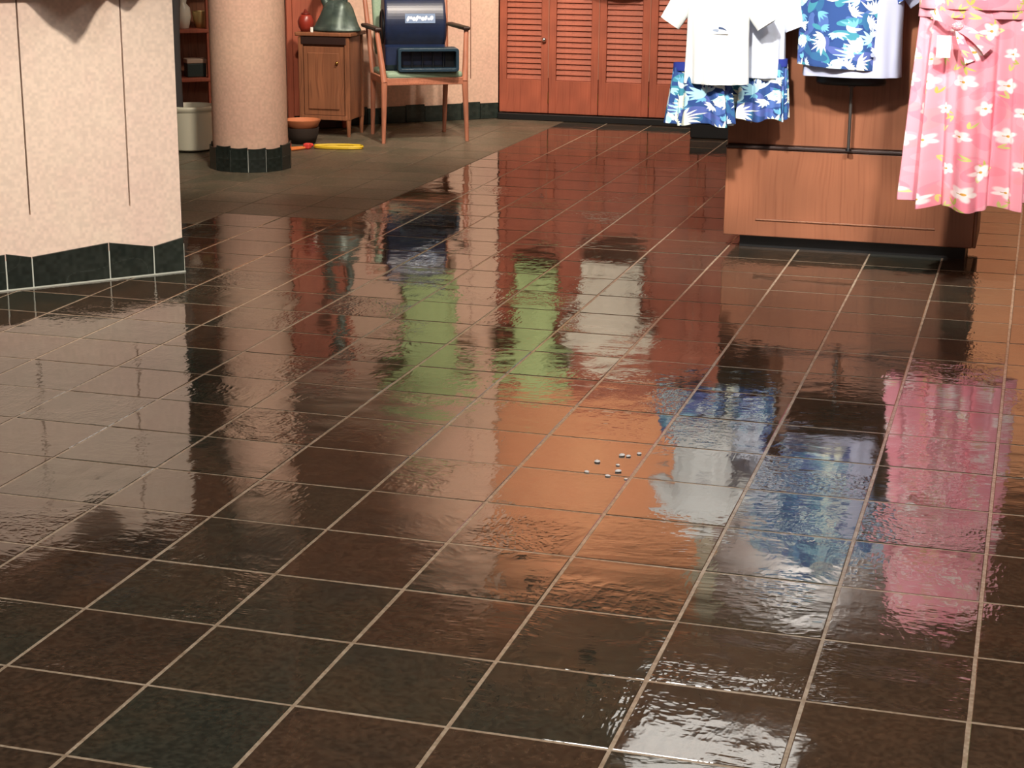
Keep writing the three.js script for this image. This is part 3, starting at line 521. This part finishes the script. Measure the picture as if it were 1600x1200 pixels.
const pinkflower = print(1024, 1024, (c, w, h) => {
  c.fillStyle = '#ef9dac'; c.fillRect(0, 0, w, h);
  for (let i = 0; i < 70; i++) { const x = rr(0, w), y = rr(0, h), r = rr(40, 130), col = ['#f1a3b4', '#ec8698', '#f3b1c1', '#ee989e', '#e87d92'][i % 5]; wrapDraw(w, h, x, y, r, (X, Y) => { c.fillStyle = col; c.globalAlpha = 0.5; c.beginPath(); c.ellipse(X, Y, r, r * 0.6, i * 1.3, 0, 7); c.fill(); c.globalAlpha = 1; }); }
  for (let i = 0; i < 34; i++) { const x = rr(0, w), y = rr(0, h), a = rr(0, 6.28), col = ['#c9c77a', '#b7b45e', '#d6cf94'][i % 3]; wrapDraw(w, h, x, y, 90, (X, Y) => { leafShape(c, X, Y, 66, 15, a, col); leafShape(c, X, Y, 54, 12, a + 0.7, col); }); }
  const spots = []; for (let i = 0; i < 5; i++) for (let j = 0; j < 5; j++) spots.push([(i + 0.5 + (j % 2) * 0.5 + rr(-0.18, 0.18)) / 5 * w, (j + 0.5 + rr(-0.18, 0.18)) / 5 * h]);
  spots.forEach(([x, y], i) => { const R = rr(42, 60), a0 = rr(0, 6.28); wrapDraw(w, h, x % w, y, R * 1.6, (X, Y) => {
    for (let k = 0; k < 5; k++) { const a = a0 + k * 1.2566; for (const [q, al] of [[1.18, 0.35], [1.0, 0.55], [0.82, 0.95]]) { c.globalAlpha = al; c.fillStyle = k % 2 ? '#fbf1ee' : '#f6e2e2'; c.beginPath(); c.ellipse(X + Math.cos(a) * R * 0.55, Y + Math.sin(a) * R * 0.55, R * 0.5 * q, R * (0.28 + 0.05 * ((i + k) % 4)) * q, a + 0.2 * ((i * 3 + k) % 3 - 1), 0, 7); c.fill(); } c.globalAlpha = 1; }
    c.fillStyle = '#d8a24e'; c.beginPath(); c.arc(X, Y, R * 0.16, 0, 7); c.fill(); c.fillStyle = '#b0793a'; c.fillRect(X, Y - 2, R * 0.4, 4); }); });
});
pinkflower.repeat.set(1.8, 1.8);
const weave = dataTex(256, (u, v) => 0.5 + 0.25 * Math.sin(u * 6.283 * 64) + 0.25 * Math.sin(v * 6.283 * 64), { float: true, repeat: [6, 6] });
const cloth = (o) => mat(0xffffff, 0.92, { sheen: 0.25, bumpMap: weave, bumpScale: 0.0002, ...o });
const blueCloth = cloth({ map: blueleaf }), pinkCloth = cloth({ map: pinkflower }), whiteCloth = cloth({ color: 0xe9ecea }), lavCloth = cloth({ color: 0xb4b9d2 });
const greenCloth = cloth({ color: 0xa8bd84 }), creamCloth = cloth({ color: 0xd8d2c4 });

function wireHanger(x, z, y, w, label) {
  const g = thing('wire_hanger', label, 'hanger', [x, y, z]);
  part('wire', tube([V(-w, -0.055, 0), V(-w * 0.5, -0.02, 0), V(0, 0.0, 0), V(w * 0.5, -0.02, 0), V(w, -0.055, 0)], 0.005, 30, 6), blackMetal, g);
  part('hook', tube([V(0, 0, 0), V(0, 0.035, 0), V(0.018, 0.055, 0), V(0.0, 0.075, 0), V(-0.018, 0.06, 0)], 0.0025, 20, 6), chrome, g);
}
function tee(name, label, group, m, { x, z, top, hemY, w, d, sl, turn = 0, ph = 0, fold = 0.012, sr = 0.16 }) {
  const g = thing(name, label, 'shirt', [x, 0, z], turn, group), H = top - hemY;
  part('body', clothTube({ y0: top, y1: hemY, a: (v) => w * (v < 0.12 ? 0.32 + 0.68 * Math.sqrt(sat(v / 0.12)) : 1 - 0.05 * Math.sin((v - 0.12) * 3)), b: (v) => d * (0.28 + 0.72 * smooth(0, 0.35, v)), fold: (v) => fold * smooth(0.15, 1, v), n: 5, ph, nv: 36, nu: 96 }), m, g);
  for (const s of [-1, 1]) part('sleeve', sleeve(V(s * w * 0.80, top - H * 0.16, 0), V(s * (w + sl[0]), top - sl[1], 0.01), H * sr, H * (sr - 0.015)), m, g);
  part('collar', new THREE.TorusGeometry(w * 0.36, 0.009, 8, 28).rotateX(Math.PI / 2 - 0.25).scale(1, 1, 0.45).translate(0, top - 0.002, 0.0), m, g);
  return g;
}
// white shirts and blue skirts at the left end of the stand
{
  const t1 = tee('white_tee_shirt', 'bright white tee shirt with a small dark chest print, front of the two', 'white tee shirts', whiteCloth, { x: 0.632, z: -4.55, top: 1.29, hemY: 0.795, w: 0.142, d: 0.075, sl: [0.075, 0.235], ph: 0.4, sr: 0.115 });
  const c = document.createElement('canvas'); c.width = 128; c.height = 64; const k = c.getContext('2d'); k.fillStyle = '#e9ecea'; k.fillRect(0, 0, 128, 64); k.fillStyle = '#3c4f74'; k.beginPath(); k.moveTo(58, 10); k.quadraticCurveTo(100, 12, 122, 40); k.quadraticCurveTo(90, 30, 56, 26); k.fill(); k.fillStyle = '#93a0b4'; k.beginPath(); k.moveTo(8, 36); k.quadraticCurveTo(36, 18, 64, 34); k.quadraticCurveTo(50, 40, 60, 50); k.quadraticCurveTo(30, 52, 8, 36); k.fill();
  const t = new THREE.CanvasTexture(c); t.colorSpace = THREE.SRGBColorSpace;
  part('chest_print', rbox(0.075, 0.037, 0.002, 0.0008, 0.02, 1.035, 0.083, 1), cloth({ map: t, bumpMap: null }), t1, 'small dark print');
  wireHanger(0.632, -4.55, 1.275, 0.115, 'wire hanger of the front white tee shirt');
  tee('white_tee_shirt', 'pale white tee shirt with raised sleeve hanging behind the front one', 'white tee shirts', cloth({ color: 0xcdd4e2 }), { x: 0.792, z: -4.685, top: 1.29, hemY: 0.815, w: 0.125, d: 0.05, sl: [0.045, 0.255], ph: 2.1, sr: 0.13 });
  wireHanger(0.792, -4.685, 1.275, 0.10, 'wire hanger of the rear white tee shirt');
  const sk = (x, z, top, hemY, w0, w1, d, ph, label) => { const g = thing('blue_leaf_skirt', label, 'skirt', [x, 0, z], 0, 'blue leaf skirts');
    part('cloth', clothTube({ y0: top, y1: hemY, a: (v) => w0 + (w1 - w0) * v, b: (v) => d * (0.6 + 0.4 * v), fold: (v) => 0.006 + 0.018 * v, n: 8, ph, hem: (t2) => 0.008 * Math.sin(5 * t2 + ph), nv: 30 }), blueCloth, g);
    part('waistband', clothTube({ y0: top + 0.02, y1: top - 0.015, a: () => w0 + 0.001, b: () => d * 0.6 + 0.006, nv: 3, nu: 60 }), mat(0x24348c, 0.9), g); };
  sk(0.560, -4.56, 0.86, 0.612, 0.125, 0.152, 0.062, 0.5, 'blue skirt with white leaf print under the front tee shirt');
  sk(0.805, -4.69, 0.88, 0.628, 0.120, 0.128, 0.055, 2.6, 'blue skirt with leaf print under the rear tee shirt');
}
// blue shirts on the bust form
{
  const lv = tee('lavender_shirt', 'pale lavender shirt worn under the blue leaf shirt', null, lavCloth, { x: 1.205, z: -4.72, top: 1.49, hemY: 0.832, w: 0.222, d: 0.10, sl: [0.10, 0.30], ph: 1.1, fold: 0.010 });
  lv.userData.group = undefined; delete lv.userData.group;
  const g = thing('blue_leaf_shirt', 'blue shirt with large white leaf print on the bust form', 'shirt', [1.165, 0, -4.705]);
  part('body', clothTube({ y0: 1.50, y1: 0.872, a: (v) => 0.195 * (v < 0.12 ? 0.34 + 0.66 * Math.sqrt(sat(v / 0.12)) : 1), b: (v) => 0.112 * (0.30 + 0.70 * smooth(0, 0.3, v)), fold: (v) => 0.008 * v, n: 5, ph: 0.3, hem: (t) => -0.012 * Math.cos(t), nv: 40 }), blueCloth, g);
  for (const s of [-1, 1]) part('sleeve', sleeve(V(s * 0.155, 1.40, 0), V(s * 0.30, 1.20, 0.01), 0.10, 0.105), blueCloth, g);
  part('collar', new THREE.TorusGeometry(0.075, 0.012, 8, 28).rotateX(Math.PI / 2 - 0.25).scale(1, 1, 0.7).translate(0, 1.498, 0), blueCloth, g);
  part('button', cyl(0.009, 0.009, 0.004, 0, 0, 0, 16).rotateX(Math.PI / 2).translate(0.14, 0.935, 0.10), mat(0x9aa4c0, 0.3), g);
}
// pink dress
{
  const g = thing('pink_floral_dress', 'long pink dress with white flowers, sash and white tag', 'dress', [1.75, 0, -4.24], 0.0);
  part('skirt', clothTube({ y0: 1.19, y1: 0.372, a: (v) => 0.218 + 0.012 * Math.pow(v, 0.7), b: (v) => 0.10 + 0.035 * v, fold: (v) => 0.010 + 0.030 * Math.pow(v, 0.8), n: 9, side: 0.9, ph: 0.9, hem: (t) => -0.012 * Math.sin(t) + 0.010 * Math.sin(7 * t + 1), nv: 60, nu: 220 }), pinkCloth, g);
  part('bodice', clothTube({ y0: 1.52, y1: 1.13, a: (v) => v < 0.15 ? 0.10 + 0.11 * Math.sqrt(v / 0.15) : 0.21 + 0.024 * v, b: (v) => 0.05 + 0.058 * smooth(0, 0.5, v), fold: (v) => 0.006 * v, n: 7, ph: 0.2, nv: 30 }), pinkCloth, g);
  part('sash', clothTube({ y0: 1.22, y1: 1.165, a: () => 0.237, b: () => 0.118, fold: () => 0.004, n: 6, nv: 4 }), pinkCloth, g);
  const ribbon = (pts, w) => { const c = new THREE.CatmullRomCurve3(pts), P = [], U = [], I = [], n = 24; for (let k = 0; k < 2; k++) for (let i = 0; i <= n; i++) { const p = c.getPoint(i / n), tg = c.getTangent(i / n), sd = V(tg.y, -tg.x, 0).normalize().multiplyScalar(w * (0.6 + 0.5 * i / n)); for (const s of [-1, 1]) { P.push(p.x + sd.x * s, p.y + sd.y * s, p.z + 0.004 * s - k * 0.005); U.push(s * w + p.x, p.y); } } const m = (n + 1) * 2; for (let i = 0; i < n; i++) { const a = i * 2; I.push(a, a + 2, a + 1, a + 1, a + 2, a + 3, m + a, m + a + 1, m + a + 2, m + a + 1, m + a + 3, m + a + 2); } const q = new THREE.BufferGeometry(); q.setAttribute('position', new THREE.Float32BufferAttribute(P, 3)); q.setAttribute('uv', new THREE.Float32BufferAttribute(U, 2)); q.setIndex(I); q.computeVertexNormals(); return q; };
  part('bow', merge([new THREE.SphereGeometry(0.022, 14, 10).scale(1.1, 0.8, 0.7).translate(-0.07, 1.10, 0.145), ribbon([V(-0.07, 1.10, 0.145), V(-0.01, 1.07, 0.158), V(0.045, 1.025, 0.15), V(0.06, 1.01, 0.148)], 0.026), ribbon([V(-0.07, 1.10, 0.142), V(-0.05, 1.04, 0.155), V(-0.02, 0.985, 0.152), V(-0.01, 0.96, 0.15)], 0.02), ribbon([V(-0.07, 1.10, 0.143), V(-0.13, 1.135, 0.16), V(-0.17, 1.15, 0.14)], 0.022)]), pinkCloth, g);
  part('price_tag', rbox(0.056, 0.088, 0.0015, 0.0006, -0.118, 1.02, 0.168, 1), mat(0xf6f6f4, 0.7), g, 'white paper tag');
  for (const s of [-1, 1]) part('strap', tube([V(s * 0.10, 1.515, 0.03), V(s * 0.085, 1.60, 0.0), V(s * 0.10, 1.515, -0.03)], 0.008, 20, 6), pinkCloth, g);
  wireHanger(1.75, -4.24, 1.635, 0.12, 'wire hanger carrying the pink floral dress');
}
// small white blobs standing in for bright dots on the wet floor
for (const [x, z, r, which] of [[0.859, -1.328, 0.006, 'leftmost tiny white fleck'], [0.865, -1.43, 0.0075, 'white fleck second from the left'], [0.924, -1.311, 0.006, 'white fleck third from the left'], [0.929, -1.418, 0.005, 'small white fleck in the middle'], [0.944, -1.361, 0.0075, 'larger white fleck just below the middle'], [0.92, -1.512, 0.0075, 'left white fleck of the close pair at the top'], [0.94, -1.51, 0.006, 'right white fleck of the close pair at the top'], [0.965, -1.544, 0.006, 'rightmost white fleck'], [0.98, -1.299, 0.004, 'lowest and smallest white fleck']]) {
  const f = thing('white_fleck', which + ' of the cluster on wet tiles', 'fleck', [x, 0, z], rr(0, 6), 'white flecks on the wet floor');
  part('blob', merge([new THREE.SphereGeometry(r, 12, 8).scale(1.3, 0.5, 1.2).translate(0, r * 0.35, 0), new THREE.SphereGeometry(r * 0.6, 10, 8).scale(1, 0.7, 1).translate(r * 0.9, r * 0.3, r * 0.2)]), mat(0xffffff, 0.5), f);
}
// garments that only show in the wet floor
{
  const wall = (s, off) => [SW0[0] + SWD[0] * s + 0.671 * off, SW0[1] + SWD[1] * s + 0.741 * off], tn = Math.atan2(0.671, 0.741);
  [[0.62, 0.4]].forEach(([s, ph], i) => { const [x, z] = wall(s, 0.14); tee('green_shirt', 'green shirt hanging on the slanted wall above the armchair', 'green shirts', greenCloth, { x, z, top: 2.2, hemY: 1.12, w: 0.22, d: 0.08, sl: [0.09, 0.36], turn: tn, ph });
    const h = thing('wall_hook', 'black hook holding the green shirt above the armchair', 'hook', [...wall(s, 0)].toSpliced(1, 0, 2.205), tn); part('arm', bar(V(0, 0, 0), V(0, 0, 0.18), 0.008), blackMetal, h); part('plate', rbox(0.05, 0.05, 0.008, 0.003, 0, 0, 0.004), blackMetal, h); });
  tee('green_shirt', 'green shirt hanging on the leftmost louvred door', 'green shirts', greenCloth, { x: -1.50, z: DZ + 0.13, top: 2.1, hemY: 1.1, w: 0.17, d: 0.075, sl: [0.02, 0.36], ph: 1.9 });
  const h2 = thing('door_hook', 'black hook holding the green shirt on the leftmost door', 'hook', [-1.50, 2.09, DZ + 0.017]); part('arm', bar(V(0, 0, 0), V(0, 0, 0.15), 0.008), blackMetal, h2); part('plate', rbox(0.05, 0.05, 0.008, 0.003, 0, 0, 0.004), blackMetal, h2);
  tee('cream_shirt', 'cream shirt hanging on the louvred doors', null, creamCloth, { x: -0.92, z: DZ + 0.12, top: 1.78, hemY: 1.0, w: 0.24, d: 0.075, sl: [0.04, 0.3], ph: 0.8 });
  const h = thing('door_hook', 'black hook holding the cream shirt', 'hook', [-0.92, 1.785, DZ + 0.017]); part('arm', bar(V(0, 0, 0), V(0, 0, 0.14), 0.008), blackMetal, h); part('plate', rbox(0.05, 0.05, 0.008, 0.003, 0, 0, 0.004), blackMetal, h);
}

scene.traverse((o) => { if (o.isMesh || o.isLight) { o.castShadow = true; o.receiveShadow = true; } if (o.userData && o.userData.group === null) delete o.userData.group; });
renderer.render(scene, camera);
